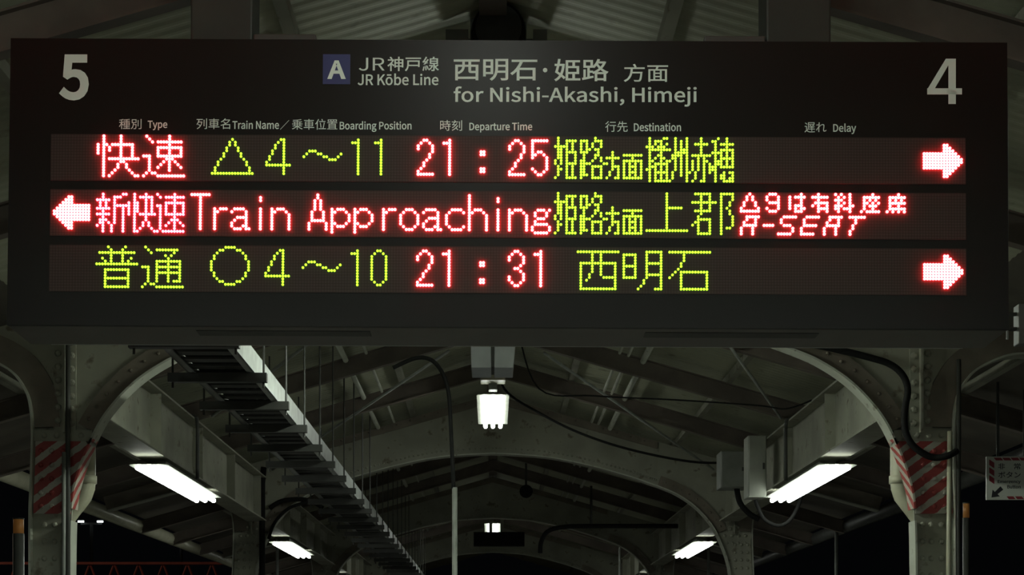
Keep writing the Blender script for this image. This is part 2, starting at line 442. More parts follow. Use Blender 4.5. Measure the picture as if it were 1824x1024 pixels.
# ------------------------------------------------------------------ lamps
def lamp(label, loc, length, hang, tube_mat, group, bare=0.03):
    """three tube fluorescent fitting; the tubes are at the thing's own height"""
    t = thing('fluorescent_lamp', label, 'lamp', loc, group)
    h = length/2
    for x in (-0.06, 0, 0.06):
        MB().tube([(x, -h, 0), (x, h, 0)], 0.0165, 10).build('tube', tube_mat, t, smooth=True)
    MB().prism([(-0.11, 0.023), (0.11, 0.023), (0.118, 0.017), (-0.118, 0.017)], -h+bare, h-bare).box(-0.05, 0.05, -h+0.3, h-0.3, 0.0225, 0.075).build('housing', M['box'], t)
    for q in (-1, 1):
        for x in (-0.06, 0, 0.06):
            MB().box(x-0.010, x+0.010, q*(h-0.035), q*(h-0.055), -0.004, 0.026).build('socket', M['lamp_white'], t)
    if hang > 0.08:
        for s in (-1, 1):
            MB().tube([(0, s*h*0.55, 0.075), (0, s*h*0.55, hang)], 0.009, 6).build('hanger_rod', M['grey_pipe'], t)
    return t
gl = 'three tube fluorescent lamps'
side_y = [11.0, 17.25, 23.6]
nth = ['nearest', 'second', 'third and smallest']
for y, nm in zip(side_y, nth):
    for s, sd in ((-1, 'left'), (1, 'right')):
        lamp('bright fluorescent lamp under the %s long beam, %s of its row' % (sd, nm), (s*2.05, y, 2.775), 2.0, 0.075, M['tube'], gl)
lc = lamp('brightest three tube lamp hanging in the centre below the board', (0, 12.93, 3.54), 1.52, 0.43, M['tube'], gl)
MB().box(-0.087, 0.087, -0.98, -0.80, 0.085, 0.17).build('ballast_box', M['cream_pipe'], lc)['label'] = 'beige ballast box'
MB().tube([(0, -0.89, 0.17), (0, -0.89, 0.43)], 0.012, 6).build('hanger_rod', M['grey_pipe'], lc)
MB().box(-0.03, 0.03, -0.84, -0.74, 0.04, 0.09).build('ballast_bracket', M['grey_pipe'], lc)
lamp('small far lamp in the centre above the far dark sign', (0, 24.0, 3.54), 1.52, 0.43, M['tube'], gl)
# lamps of the bay where the photographer stands, out of the picture; first one added for the highlight
lamp('added unseen lamp close in front of the board, above the picture', (0, 3.4, 3.74), 1.0, 0.22, M['tube_fill'], gl)
lamp('lamp hung under the nearest arch, hidden behind the departure board', (0, 7.98, 3.335), 1.2, 0.10, M['tube_mid'], gl, 0.16)
for s, sd in ((-1, 'left'), (1, 'right')):
    lamp('lamp on the %s side behind the viewer, out of the picture' % sd, (s*2.05, -3.0, 3.2), 2.0, 0.2, M['tube_near'], gl)

# ------------------------------------------------------------------ departure board
D = 4.6
TILT = math.radians(1.87); ROLL = math.radians(0.25)
b0 = P(904.5, 583, D)
bm_ = Matrix.Translation(b0) @ Matrix.Rotation(ROLL, 4, 'Y') @ Matrix.Rotation(-TILT, 4, 'X')
inv = bm_.inverted()
nrm = (bm_.to_3x3() @ Vector((0, 1, 0)))
def B(px, py):
    """photo pixel -> board coordinates (u across, v up from the lower edge)"""
    dr = Vector(((px-VX)/FPX, 1, (VY-py)/FPX)); o = Vector((0, 0, CZ))
    t = (b0-o).dot(nrm)/dr.dot(nrm)
    q = inv @ (o+dr*t); return q.x, q.z
board = thing('departure_board', 'long black LED train departure board hung across the platform, showing three lines of lit text', 'departure board')
board.matrix_world = bm_
W2 = 1785/2*D/FPX; H = B(905, 71.5)[1]; T = 0.233
MB().box(-W2, W2, 0.012, T, 0, H).build('housing', M['board_body'], board, bevel=0.003)
MB().box(-W2, W2, 0, 0.0119, 0.0005, H-0.0005).build('front_panel', M['board'], board)
# lower edge trim, service hatches, hanger columns and top boxes
for x in (-0.62, 0.62):
    MB().box(x-0.24, x+0.24, 0.05, 0.11, -0.0015, 0).build('maintenance_plate', M['dark'], board)
MB().box(-W2+0.06, W2-0.06, T, T+0.006, 0.0, 0.03).build('rear_lip', M['galv'], board)
for p0, p1, nmx in ((333, 445, 'left'), (1370, 1487, 'right')):
    u0, u1 = B(p0, 60)[0], B(p1, 60)[0]
    MB().box(u0, u1, 0.05, 0.19, H, H+0.38).build('hanger_column', M['hanger'], board, bevel=0.006)
for p0, p1 in ((448, 560), (1258, 1368)):
    u0, u1 = B(p0, 60)[0], B(p1, 60)[0]
    MB().box(u0, u1, 0.04, 0.18, H, H+0.032).build('mounting_box', M['dark'], board, bevel=0.004)

FONT = None
try:
    import os
    FONT = bpy.data.fonts.load(os.path.join(bpy.utils.system_resource('DATAFILES'), 'fonts', 'Noto Sans CJK Regular.woff2'))
except Exception:
    FONT = None
def text(body, x0, x1, y0, y1, m, parent, weight=0.0, name='printed_text', label=None, mapf=B, yoff=-0.0006, thick=0.0008):
    """flat lettering fitted to a box of the photo (x0..x1, y0 top .. y1 bottom)"""
    cu = bpy.data.curves.new(name, 'FONT'); cu.body = body
    if FONT: cu.font = FONT
    cu.offset = weight; cu.resolution_u = 4
    o = bpy.data.objects.new(name, cu); C.objects.link(o)
    dg = bpy.context.evaluated_depsgraph_get(); me = bpy.data.meshes.new_from_object(o.evaluated_get(dg))
    C.objects.unlink(o); bpy.data.objects.remove(o); bpy.data.curves.remove(cu)
    xs = [v.co.x for v in me.vertices]; ys = [v.co.y for v in me.vertices]
    a, b_, c, d = min(xs), max(xs), min(ys), max(ys)
    ul, vl = mapf(x0, y1); ur, _ = mapf(x1, y1); _, vt = mapf(x0, y0)
    _, vlr = mapf(x1, y1)
    for v in me.vertices:
        fx = (v.co.x-a)/(b_-a); fy = (v.co.y-c)/(d-c)
        v.co = Vector((ul+(ur-ul)*fx, yoff, vl+(vlr-vl)*fx+(vt-vl)*fy))
    me.materials.clear(); me.materials.append(m)
    bm = bmesh.new(); bm.from_mesh(me)
    for f in bm.faces:
        f.normal_update()
        if f.normal.y > 0: f.normal_flip()
    bm.to_mesh(me); bm.free()
    ob = bpy.data.objects.new(name, me); C.objects.link(ob); ob.parent = parent
    if label: ob['label'] = label
    return ob
Wm = M['white']
text('5', 105, 158, 97, 179, Wm, board, 0.012, label='large number 5')
four = MB()
for pl in ([(1689.2, 104.8), (1702.4, 104.8), (1702.4, 185.3), (1689.2, 185.3)], [(1651.6, 157.4), (1713.3, 157.4), (1713.3, 168.3), (1651.6, 168.3)],
           [(1684.6, 104.8), (1689.7, 104.8), (1689.7, 115.5), (1665.1, 157.4), (1660, 159.4), (1651.6, 159.4)]):
    four.prism([B(*q) for q in pl], -0.0010, -0.0002)
four.build('printed_text', Wm, board)['label'] = 'large number 4'
u0, v0 = B(575, 150); u1, v1 = B(624, 97)
badge = MB().box(u0, u1, -0.0012, -0.0001, v0, v1).build('line_badge', M['blue'], board)
badge['label'] = 'dark blue square badge'
text('A', 583, 616, 108, 141, Wm, badge, 0.012, yoff=-0.0018)
text('JR', 639, 685, 103, 126, Wm, board, 0.0)
text('神戸線', 690, 782, 101, 127, Wm, board, 0.003)
text('JR Kōbe Line', 637, 781, 131, 152, Wm, board, 0.006)
text('西明石', 808, 957, 105, 144, Wm, board, 0.004)
text('·', 967, 975, 121, 129, Wm, board, 0.02)
text('姫路', 987, 1084, 105, 145, Wm, board, 0.004)
text('方面', 1111, 1190, 114, 146, Wm, board, 0.002)
text('for Nishi-Akashi,', 808, 1112, 154, 188, Wm, board, 0.005)
text('Himeji', 1126, 1241, 155, 190, Wm, board, 0.005)
for s, x0, x1, y0, y1 in (('種別', 212, 252, 212, 230), ('Type', 263, 298, 215, 232), ('列車名', 350, 410, 211, 230), ('Train Name', 414, 497, 215, 230),
                          ('／', 499, 515, 214, 231), ('乗車位置', 520, 601, 212, 231), ('Boarding Position', 605, 733, 216, 235), ('時刻', 784, 823, 214, 233),
                          ('Departure Time', 836, 948, 218, 236), ('行先', 1078, 1118, 216, 235), ('Destination', 1129, 1213, 219, 234),
                          ('遅れ', 1433, 1472, 218, 236), ('Delay', 1484, 1525, 220, 239)):
    text(s, x0, x1, y0, y1, Wm, board, 0.006 if s[0] < 'z' else 0.0)

# LED glyphs: rows of (row, columns) on the 16-row matrix; 'a-b' is a run
def G(spec):
    out = []
    for part in spec.split('/'):
        rs, cs = part.split(':')
        rr = [int(v) for v in rs.split('-')]
        cols = []
        for c in cs.split():
            if '-' in c[1:]:
                i = c.index('-', 1); cols += list(range(int(c[:i]), int(c[i+1:])+1))
            else: cols.append(int(c))
        for r in range(rr[0], rr[-1]+1): out += [(r, c) for c in cols]
    return sorted(set(out))
g = {
 'kai': '0-14:2/3-6:0/3:3 5-12/4-5:4/0-8:8/3-8:12/8:4-14/9:8 9/10-11:7 10/12:6 11/13:5 12/14:4 13 14',
 'soku': '0:1/1:2/2:3 5-13/0-12:9/4:5-13/4-7:5 13/7:5-13/8:8 10/9:7 11/10:6 12/11:5 13/7:0-2/7-12:2/13:1 3 4/14:0 5-14',
 'tri': '1:7/2-3:6 8/4-5:5 9/6-7:4 10/8:3 11/9-10:2 12/11-12:1 13/13:0-14',
 '4': '1:5 6/2:4/3-4:3/5-6:2/7-8:1/9:0/10:0-8/1-13:6',
 'wave': '7:0 7 8 12/6:1 5 6 13/5:2 3 4/8:9 10 11',
 '1': '2:0 1/1-13:2',
 '2': '1:2 3/2:1 4/3-4:0/3-5:5/6-7:4/8:3/9-10:2/11:1/12:0/13:0-5',
 'colon': '5-6:0 1/11-12:0 1',
 '5': '1:0-5/1-7:0/6:1 4/5:2 3/7-11:5/11:0/12:1 4/13:2 3',
 '0': '1:2 3/2:1 4/3-11:0 5/12:1 4/13:2 3',
 '3': '1:2 3/2:1 4/3-4:0 5/5:5/6:4/7:2 3/8:4/9:5/10-11:0 5/12:1 4/13:2 3',
 'hime': '0:1/1:1 4-7/2:1 4 6/3:0-4 6/4:1 2 4 6/5:1 2 4-7/6-7:1 2 4 7/8:0 2 4 7/9:0 2 4-7/10:1 4 6/11:1 2 4 6/12-13:1 4 6/14:0 4-7',
 'ji': '0:5/1:0-2 5-7/2-3:0 2 4 7/4:0 2 3 5 6/5:0-2 6/6:1 5 6/7:1 5 7/8:0 1 4 7/9:0-3 8 9/10:0 1 4-7/11-12:0 1 4 7/13:0 1 2 4 7/14:0 4-7',
 'hou': '5-6:2/7:0-4/8-9:2/10:2-4/11:2 4/12-13:1 4/14:0 3 4',
 'men': '6:0-6/7:3/8:0-6/9:0 2 4 6/10:0 2 3 4 6/11:0 2 4 6/12:0 2 3 4 6/13:0 2 4 6/14:0-6',
 'ban': '0:1 6 7/1:1 3-5/2:1 3 5 7/3:0-2 4-6/4:1-8/5:1 5/6:1 4 5/7:1 3 5 6/8:1 2 5 7 8/9:1 3-7/10:1 2 3 5 7/11:0 1 3 5 7/12:1 3-7/13-14:1 3 5 7/15:1 3-8',
 'shu': '0:1 5/1-3:1 3 5/4:1 3-5/5:1-5/6:0-3 5/7:0 1 3 5/8-11:1 3 5/12-13:0 3 5/14:0 5/15:5',
 'aka': '0-1:3/2:1-5/3-5:3/6:0-6/7:2 4/8:0 2 4 5/9-11:0 2 4/12:-1 1 4/13-14:1 4/15:0 3 4',
 'ho': '0:3 6/1:1 2 6/2:2 4-8/3:2 6/4:2 4-8/5:1-4 6 8/6:2 4 6 8/7:2 4-8/8:2-4 6 8/9:0 2-4 6 8/10:0-2 4-8/11:0-2/12:0 2 5 7 8/13:2 4 5 8/14:2 4 5 7 8/15:2 5-8',
 'shin': '1:2 9 10/2:2 6-8/3:0-4 6/4:1 3 6/5:1 3 6-10/6:0-4 6 9/7:2 6 9/8:0-4 6 9/9:2 6 9/10:1-3 6 9/11:1 2 4 6 9/12:0 2 5 9/13-14:2 5 9',
 'kai2': '1:2 6/2:2 4-8/3:2 6 8/4-7:0 2 3 6 8/8:0 2 4-9/9-10:2 6/11-12:2 5 7/13:2 4 8/14:2 3 9 10',
 'soku2': '1:0 6/2:1 3-9/3:6/4:3-9/5:0 1 3 6 9/6-7:1 3 6 9/8:1 3-9/9:1 6/10:1 5-7/11:1 4 6 8/12:1 3 6 9/13:1 6/14:2-9',
 'T': '1:0-6/1-13:3', 'r': '6-13:0/7:1/6:2-4',
 'a': '6:1-4/7:0 5/8:5/9:2-5/10:1 5/11:0 5/12:0 4 5/13:1-3 5 6',
 'i': '2-3:0/6-13:0', 'n': '6-13:0/7:1 5/6:2-4/8-13:6',
 'A': '1-2:3/3-6:2 4/7-9:1 5/10:1-5/11-13:0 6',
 'p': '6-14:0/7:1 5/6:2-4/8-10:6/11:1 5/12:2-4',
 'o': '6:2-4/7:1 5/8-11:0 6/12:1 5/13:2-4',
 'c': '6:2-5/7:1 6/8-11:0/12:1 6/13:2-5',
 'h': '1-13:0/7:1 5/6:2-4/8-13:6',
 'g': '6:2-4 6/7-8:1 5/9:2-4/10:1/11:1-5/12-13:0 6/14:1-5',
 'kami': '0-13:7/5:8-12/13:0-14',
 'gun': '0:1-6/1-2:3 6/3:0-8/4-5:3 6/6:1-6/7:3/8:2/9:2-6/10:1 2 6/11:0 2 6/12-13:2 6/14:2-6/0:10-14/1-2:10 14/3-4:10 13/5:10 12/6-7:10 13/8-11:10 14/12:10 12 13/13-14:10',
 'stri': '0:3/1-2:2 4/3-4:1 5/5:0 6/6:0-6', 's9': '0:1-3/1-2:0 4/3:1-4/4:4/5:0 4/6:1-3',
 'ha': '0:4/1:0 2-5/2-3:0 4/4:0 2-4/5:0 2 4 5/6:2-4', 'yuu': '0:2/1:0-5/2:2/3:1-5/4:0 2 5/5:2-5/6:2 5',
 'ryo': '0:0 2 5/1:1 3 5/2:0-2 5/3:1 3 5/4:0-2 5 6/5:0 1 3-5/6:1 5', 'za': '0:4/1:1-6/2:1 3 5/3:1 2 4 6/4:1 3-5/5:1 4/6:0 2-6',
 'seki': '0:4/1:1-6/2:1 3 5/3:1-6/4:1 4/5:1-6/6:0 2 4 6',
 'iA': '8:2-6/9:2 5/10:1 5/11:1-5/12-14:0 4', 'dash': '11:0-3', 'iS': '8:2-6/9-10:1/11:2-4/12-13:5/14:0-4',
 'iE': '8:2-6/9-10:1/11:1-5/12-13:0/14:0-4', 'iT': '8:0-5/9-10:2/11-12:1/13-14:0',
 'fu': '0:4 10/1:5 9/2:1-13/3:5 9/4:2 5 9 12/5:3 5 9 11/6:0-14/8:3-11/9-10:3 11/11:3-11/12-13:3 11/14:3-11',
 'tsu': '0:1/1:2 5-12/2:3 11/3:8 10/4:9/5:5-13/6:5 9 13/7:0-2 5-13/8:2 5 9 13/9:2 5-13/10-11:2 5 9 13/12:2 5 9 11-13/13:1 3 4/14:0 5-14',
 'ring': '0:5-8/1:3 4 9 10/2:2 11/3-4:1 12/5-8:0 13/9-10:1 12/11:2 11/12:3 4 9 10/13:5-8',
 'nishi': '1:0-14/2-8:5/2-9:8/5:1-13/5-14:1 13/9-10:4/11:3/10:9-12/14:1-13',
 'mei': '2:0-4/6:0-4/10:0-4/2-10:0 4/1:8-13/5:8-13/9:8-13/1-10:8/1-14:13/11-12:7/13:6/14:5 11 12',
 'ishi': '1:0-14/2-4:5/5-6:4/7:3/8:2 4-13/9:1/10:0/8-14:4 13/14:4-13',
 'arrow_r': '5-10:0-6/2-13:7 8/3-12:9/4-11:10/5-10:11/6-9:12/7-8:13',
 'arrow_l': '5-10:7-12/2-13:5 6/3-12:4/4-11:3/5-10:2/6-9:1/7-8:0',
}
g = {k: G(v) for k, v in g.items()}
ROW1 = [('kai',16,'r'),('soku',32,'r'),('tri',56,'g'),('4',75,'g'),('wave',88,'g'),('1',105,'g'),('1',113,'g'),
        ('2',128,'r'),('1',137,'r'),('colon',150,'r'),('2',160,'r'),('5',168,'r'),
        ('hime',176,'g'),('ji',185,'g'),('hou',194,'g'),('men',200,'g'),('ban',208,'g'),('shu',217,'g'),('aka',224,'g'),('ho',230,'g'),('arrow_r',305,'r')]
ROW2 = [('arrow_l',1,'r'),('shin',16,'p'),('kai2',27,'p'),('soku2',37,'p'),('T',49,'r'),('r',57,'r'),('a',63,'r'),('i',73,'r'),('n',77,'r'),
        ('A',90,'r'),('p',98,'r'),('p',106,'r'),('r',116,'r'),('o',122,'r'),('a',130,'r'),('c',138,'r'),('h',146,'r'),('i',156,'r'),('n',160,'r'),('g',168,'r'),
        ('hime',176,'g'),('ji',185,'g'),('hou',194,'g'),('men',200,'g'),('kami',208,'g'),('gun',224,'g'),
        ('stri',241,'r'),('s9',250,'r'),('ha',258,'r'),('yuu',266,'r'),('ryo',274,'r'),('za',283,'r'),('seki',292,'r'),
        ('iA',241,'r'),('dash',249,'r'),('iS',254,'r'),('iE',262,'r'),('iA',270,'r'),('iT',279,'r')]
ROW3 = [('fu',16,'g'),('tsu',32,'g'),('ring',56,'g'),('4',75,'g'),('wave',88,'g'),('1',105,'g'),('0',112,'g'),
        ('2',128,'r'),('1',137,'r'),('colon',150,'r'),('3',160,'r'),('1',169,'r'),('nishi',184,'g'),('mei',200,'g'),('ishi',216,'g'),('arrow_r',305,'r')]
ua, va = B(175.5, 242.9+0.0); ub, _ = B(1645.5, 250.2)
PIT = (ub-ua)/289.0
LEDMAT = None
for rows, (rx, ry) in ((ROW1, (175.5, 242.9)), (ROW2, (173.8+0.6, 341.3)), (ROW3, (173.3, 440.1))):
    uu, vv = B(rx, ry)
    base_u = ua - 16*PIT                       # column 0
    MBp = MB().box(-0.6*PIT, 319.6*PIT, -0.0020, -0.0001, -15.7*PIT, 0.7*PIT)
    if LEDMAT is None: LEDMAT = led_panel_mat(PIT, -0.5*PIT, -0.5*PIT)
    panel = MBp.build('led_panel', LEDMAT, board, loc=(base_u, 0, vv))
    seen = set()
    for key, c0, col in rows:
        mb = MB(); rad = {'r': 0.51, 'p': 0.47, 'g': 0.455}[col]*PIT
        for r, c in g[key]:
            if (r, c0+c) in seen: continue
            seen.add((r, c0+c))
            mb.dome((c0+c)*PIT, -0.0020, -r*PIT, rad, 0.0022, 8, 0.0022)
        o = mb.build('lit_arrow' if key.startswith('arrow') else 'lit_character', {'r': M['led_red'], 'p': M['led_pink'], 'g': M['led_green']}[col], panel, recalc=False)
        o['label'] = {'r': 'red LED ', 'p': 'pinkish red LED ', 'g': 'yellow green LED '}[col] + ('arrow' if key.startswith('arrow') else 'character')

# ------------------------------------------------------------------ loudspeaker and boxes on the centre line
t = thing('loudspeaker', 'dark round loudspeaker between two grey posts above the middle of the board', 'loudspeaker', P(888, 58, 6.2))
MB().tube([(0, -0.05, 0), (0, -0.02, 0), (0, 0.10, 0)], [0.094, 0.10, 0.10], 28).build('drum', M['black'], t, smooth=False)
MB().tube([(0, -0.045, 0), (0, -0.052, 0)], [0.085, 0.085], 24).build('grille', M['dark'], t)
MB().box(-0.105, 0.105, 0.10, 0.115, -0.11, 0.115).build('back_plate', M['grey_pipe'], t)
for x0, x1 in ((-0.196, -0.112), (0.128, 0.18)):
    MB().box(x0, x1, 0.03, 0.09, -0.12, zroof(0.2)-t.location.z-0.02).build('post', M['grey_pipe'], t)
MB().box(-0.196, 0.18, 0.04, 0.10, -0.15, -0.12).build('cross_bar', M['grey_pipe'], t)
MB().box(-0.196, 0.18, 0.116, 0.13, -0.02, 0.02).build('cross_bar', M['grey_pipe'], t)
t = thing('equipment_box', 'pale bluish pair of boxes hung side by side below the ridge, just under the board', 'equipment box', P(878, 655, 10.0))
for x0, x1, b0_, b1_ in ((-0.135, -0.013, -0.128, -0.010), (0.010, 0.14, 0.008, 0.122)):
    MB().add([(x0, 0, 0.22), (x1, 0, 0.22), (x1, 0.35, 0.22), (x0, 0.35, 0.22), (b0_, 0, 0), (b1_, 0, 0), (b1_, 0.35, 0), (b0_, 0.35, 0)],
             [(0, 1, 2, 3), (4, 7, 6, 5), (0, 4, 5, 1), (1, 5, 6, 2), (2, 6, 7, 3), (3, 7, 4, 0)]).build('box', M['white_box'], t, bevel=0.004)
MB().box(-0.012, 0.009, 0.02, 0.30, 0.01, 0.2).build('divider', M['dark'], t)
MB().box(-0.10, 0.10, 0.10, 0.22, 0.22, ROOF0-0.06-t.location.z).build('hanger', M['dark'], t)

# ------------------------------------------------------------------ cable ladder on the left
ZL = 2.92; XR, XLf = -1.078, -1.373
t = thing('cable_ladder', 'long slatted cable ladder hung below the left roof slope, running away from the board', 'cable ladder', (0, 0, 0))
E0, E1 = 5.9, 26.5
MB().box(XR-0.004, XR+0.004, E0, E1, ZL, ZL+0.10).box(XR-0.03, XR, E0, E1, ZL, ZL+0.006).box(XR-0.03, XR, E0, E1, ZL+0.094, ZL+0.10).build('side_rail', M['galv'], t)  # right rail paler than the left: lamp light put into its colour
MB().box(XLf-0.004, XLf+0.004, E0, E1, ZL, ZL+0.10).box(XLf, XLf+0.03, E0, E1, ZL, ZL+0.006).build('side_rail', M['grey_pipe'], t)
sl = MB(); y = E0+0.06
while y < E1-0.05:
    sl.box(XLf+0.006, XR-0.006, y, y+0.085, ZL+0.012, ZL+0.022); y += 0.17
sl.build('slats', M['dark'], t)
k = 0; y = 6.75
while y < 26:
    MB().box(XLf-0.09, XR+0.06, y, y+0.041, ZL-0.045, ZL-0.004).build('crossbar', M['dark'], t)
    for x in (XLf-0.07, XR+0.045):
        MB().tube([(x, y+0.02, ZL-0.07), (x, y+0.02, zroof(x)-0.02)], 0.0055, 6).build('hanger_rod', M['dark'], t)
    y += 0.82; k += 1
for i in range(6):
    x = XLf+0.045+0.041*i
    m = MB().tube([(x, E0-0.1+0.03*i, ZL+0.043), (x, E1-0.2, ZL+0.043)], 0.0195, 8)
    tag(m.build('power_cable', M['black'], smooth=True), 'black cable lying along the hanging cable ladder', 'cable', 'cables on the ladder')

# ------------------------------------------------------------------ pipes and cables
def pipe(name, pts, r, m, label, cat, group=None, n=6, seg=10):
    o = MB().tube(smooth_path(pts, n) if n else pts, r, seg).build(name, m, smooth=True)
    return tag(o, label, cat, group)
def downspout(s, label):
    x = lambda v: s*v
    d = FR[0]+0.30
    t = thing('downspout', label, 'pipe', (0, 0, 0), 'cream downspouts')
    pts = [(x(2.06), d, 3.2), (x(2.06), d, 2.53), (x(2.063), d, 2.50), (x(2.075), d, 2.46), (x(2.13), d, 2.39), (x(2.165), d, 2.34), (x(2.17), d, 2.28), (x(2.17), d, 0.0)]
    MB().tube(pts, 0.046, 14).build('pipe', M['cream_pipe'], t, smooth=True)
    MB().tube([(x(2.06), d, 2.56), (x(2.06), d, 2.52)], 0.052, 14).build('collar', M['cream_pipe'], t, smooth=True)
    return t
downspout(-1, 'cream plastic downspout with a bend, behind the striped left column')
downspout(1, 'cream plastic downspout with a bend, behind the striped right column')
d = FR[0]-0.02
pipe('conduit', [P(121, 560, d), P(121, 800, d), (P(121, 800, d).x, d, 0.0)], 0.012, M['dark'], 'thin dark vertical conduit on the front of the near left column', 'pipe', n=0)
pipe('conduit', [P(114, 805, d-.02), P(113, 1000, d-.02), (P(113, 1000, d-.02).x, d-.02, 0.0)], 0.010, M['grey_pipe'], 'thin grey vertical conduit beside the stripes of the near left column', 'pipe', n=0)
pipe('conduit', [P(1692, 768, d), P(1690, 1000, d), (P(1690, 1000, d).x, d, 0.0)], 0.0125, M['cream_pipe'], 'thin cream conduit on the outer edge of the near right column', 'pipe', n=0)
pipe('conduit', [P(1708, 640, d), P(1707, 1000, d), (P(1707, 1000, d).x, d, 0.0)], 0.011, M['dark'], 'dark grey conduit just right of the cream one by the near right column', 'pipe', n=0)
d = FR[0]-0.045
pipe('hose', [P(1380, 600, d), P(1480, 620, d), P(1550, 637, d), P(1586, 649, d), P(1608, 668, d), P(1617, 694, d), P(1612, 730, d), P(1612, 763, d), P(1622, 788, d), P(1642, 806, d), P(1665, 815, d), P(1690, 811, d-.02), P(1704, 803, d)],
     0.0165, M['black'], 'thick black cable curving down over the near right column', 'cable')
# goose-neck conduit and upright pole in front of the second arch
d = 9.7
pipe('pole', [P(700, 655, d), P(740, 638, d), P(768, 641, d), P(788, 664, d), P(799, 700, d), P(803, 760, d), P(808, 870, d)], 0.012, M['black'], 'dark bent conduit that turns down into the slim upright pole', 'pipe')
q = P(810, 868, d)
pipe('pole', [q, (q.x, d, 0)], 0.016, M['grey_pipe'], 'slim pale upright pole left of the centre, below the board', 'pole', n=0)
# dark horizontal pipe under the second arch
d = 18.6
pipe('hose', [P(962, 985, d), P(964, 965, d), P(975, 947, d), P(1000, 939, d), P(1050, 937, d), P(1250, 937, d), P(1262, 937, d)], 0.026, M['black'], 'thick dark pipe running across under the second arch on the right', 'pipe')
a = P(1053, 934, d)
pipe('hanger_rod', [a, (a.x, d, zraft(a.x)+0.05)], 0.014, M['dark'], 'dark upright rod holding the thick dark pipe', 'rod', n=0)
# cables draping by the second columns
d = FR[1]-0.06
pipe('cable', [P(480, 905, d), P(500, 893, d), P(530, 889, d), P(556, 893, d), P(575, 905, d)], 0.02, M['black'], 'dark cable arching beside the second left column', 'cable')
pipe('cable', [P(478, 960, d-0.06), P(490, 930, d-0.06), P(515, 905, d-0.06), P(545, 895, d-0.06), P(562, 893, d-0.06)], 0.014, M['black'], 'thinner dark cable curving below the arching one on the left', 'cable')
pipe('conduit', [P(470, 832, d), P(467, 860, d), P(467, 1000, d), (P(467, 1000, d).x, d, 0)], 0.026, M['black'], 'dark upright conduit on the second left column', 'pipe', n=0)
pipe('cable', [P(1312, 868, 12.95), P(1318, 895, 12.95), P(1335, 915, 12.95), P(1352, 925, 12.95)], 0.022, M['black'], 'dark cable dropping from the left electrical box', 'cable')
pipe('cable', [P(1345, 890, 12.15), P(1350, 903, 12.15), P(1362, 925, 12.15), P(1385, 936, 12.15), P(1405, 928, 12.15), P(1420, 905, 12.15), P(1432, 870, 12.15)], 0.014, M['black'], 'dark grey cable looping from the right electrical box up to the lamp', 'cable')
pipe('cable', [(2.0, 11.2, 3.246), (1.965, 11.2, 3.235), (1.948, 11.2, 3.19), (1.948, 11.2, 2.83)], 0.012, M['dark'], 'dark cable bending down the right long beam to its lamp', 'cable')
pipe('cable', [(-2.0, 11.1, 3.246), (-1.965, 11.1, 3.235), (-1.948, 11.1, 3.19), (-1.948, 11.1, 2.83)], 0.012, M['dark'], 'dark cable bending down the left long beam to its lamp', 'cable')
pipe('cable', [(0.03, 13.6, 3.974), (0.12, 13.6, 3.80), P(960, 735, 13.6), P(1030, 770, 13.6), P(1120, 800, 13.6), P(1230, 822, 13.6), (1.972, 13.6, 3.236)], 0.010, M['black'], 'thin black cable drooping from the ridge to the right', 'cable')
pipe('cable', [(0.03, 10.45, 3.974), (0.14, 10.45, 3.72), P(960, 692, 10.45), P(1060, 705, 10.4), P(1200, 712, 10.4), P(1350, 722, 10.4), P(1400, 728, 10.4), (1.972, 10.4, 3.238)], 0.005, M['black'], 'thin black cable strung along the right slope above the boxes', 'cable')

# ------------------------------------------------------------------ electrical boxes on the right
def ebox(label, x0, x1, y0, y1, d, dep, m):
    a = P(x0, y1, d); b_ = P(x1, y0, d)
    t = thing('electrical_box', label, 'electrical box', ((a.x+b_.x)/2, d, a.z), 'electrical boxes by the second right column')
    wd, h = (b_.x-a.x)/2, b_.z-a.z
    MB().box(-wd, wd, 0.012, dep, 0, h).build('cabinet', m, t, bevel=0.005)
    MB().box(-wd+0.006, wd-0.006, 0, 0.0118, 0.006, h-0.006).build('door', m, t, bevel=0.003)
    MB().box(wd*0.55, wd*0.75, -0.012, 0, h*0.45, h*0.55).build('handle', M['dark'], t)
    return t
e1 = ebox('wider grey electrical box on the left of the pair by the second right column', 1284, 1332, 803, 868, 12.85, 0.25, M['grey_pipe'])
e2 = ebox('taller pale electrical box on the right of the pair by the second right column', 1333, 1366, 775, 885, 12.06, 0.22, M['box'])
for e, y_, z_ in ((e1, 0.12, 0.10), (e2, 0.10, 0.30)):
    MB().box(0.05, 1.962-e.location.x, y_, y_+0.03, z_, z_+0.03).build('bracket', M['dark'], e)

# ------------------------------------------------------------------ emergency button sign on the right
d = 9.5
sg = thing('emergency_sign', 'white emergency button sign with red striped border, hanging at the right edge', 'sign', P(1800, 852, d))
so = sg.location.copy()
def Sg(px, py):
    q = P(px, py, d); return q.x-so.x, q.z-so.z
def sbox(x0, x1, y0, y1, ya, yb):
    a = Sg(x0, y1); b_ = Sg(x1, y0); return MB().box(a[0], b_[0], ya, yb, a[1], b_[1])
sbox(1757, 1843, 813, 890, 0, 0.012).build('plate', M['sign_white'], sg)
mb = MB()
def par(p):
    mb.prism([Sg(*q) for q in p], -0.0008, 0)
for i in range(5): par([(1770+15*i, 815), (1783+15*i, 815), (1787+15*i, 820), (1774+15*i, 820)])
for i in range(3): par([(1762, 818+14*i), (1771, 824+14*i), (1771, 834+14*i), (1762, 828+14*i)])
for i in range(3): par([(1793+15*i, 884), (1805+15*i, 884), (1809+15*i, 889), (1797+15*i, 889)])
for i in range(5): par([(1834, 824+12*i), (1840, 828+12*i), (1840, 837+12*i), (1834, 833+12*i)])
mb.build('border_stripes', M['sign_red'], sg)
kw = dict(mapf=Sg, yoff=-0.0008)
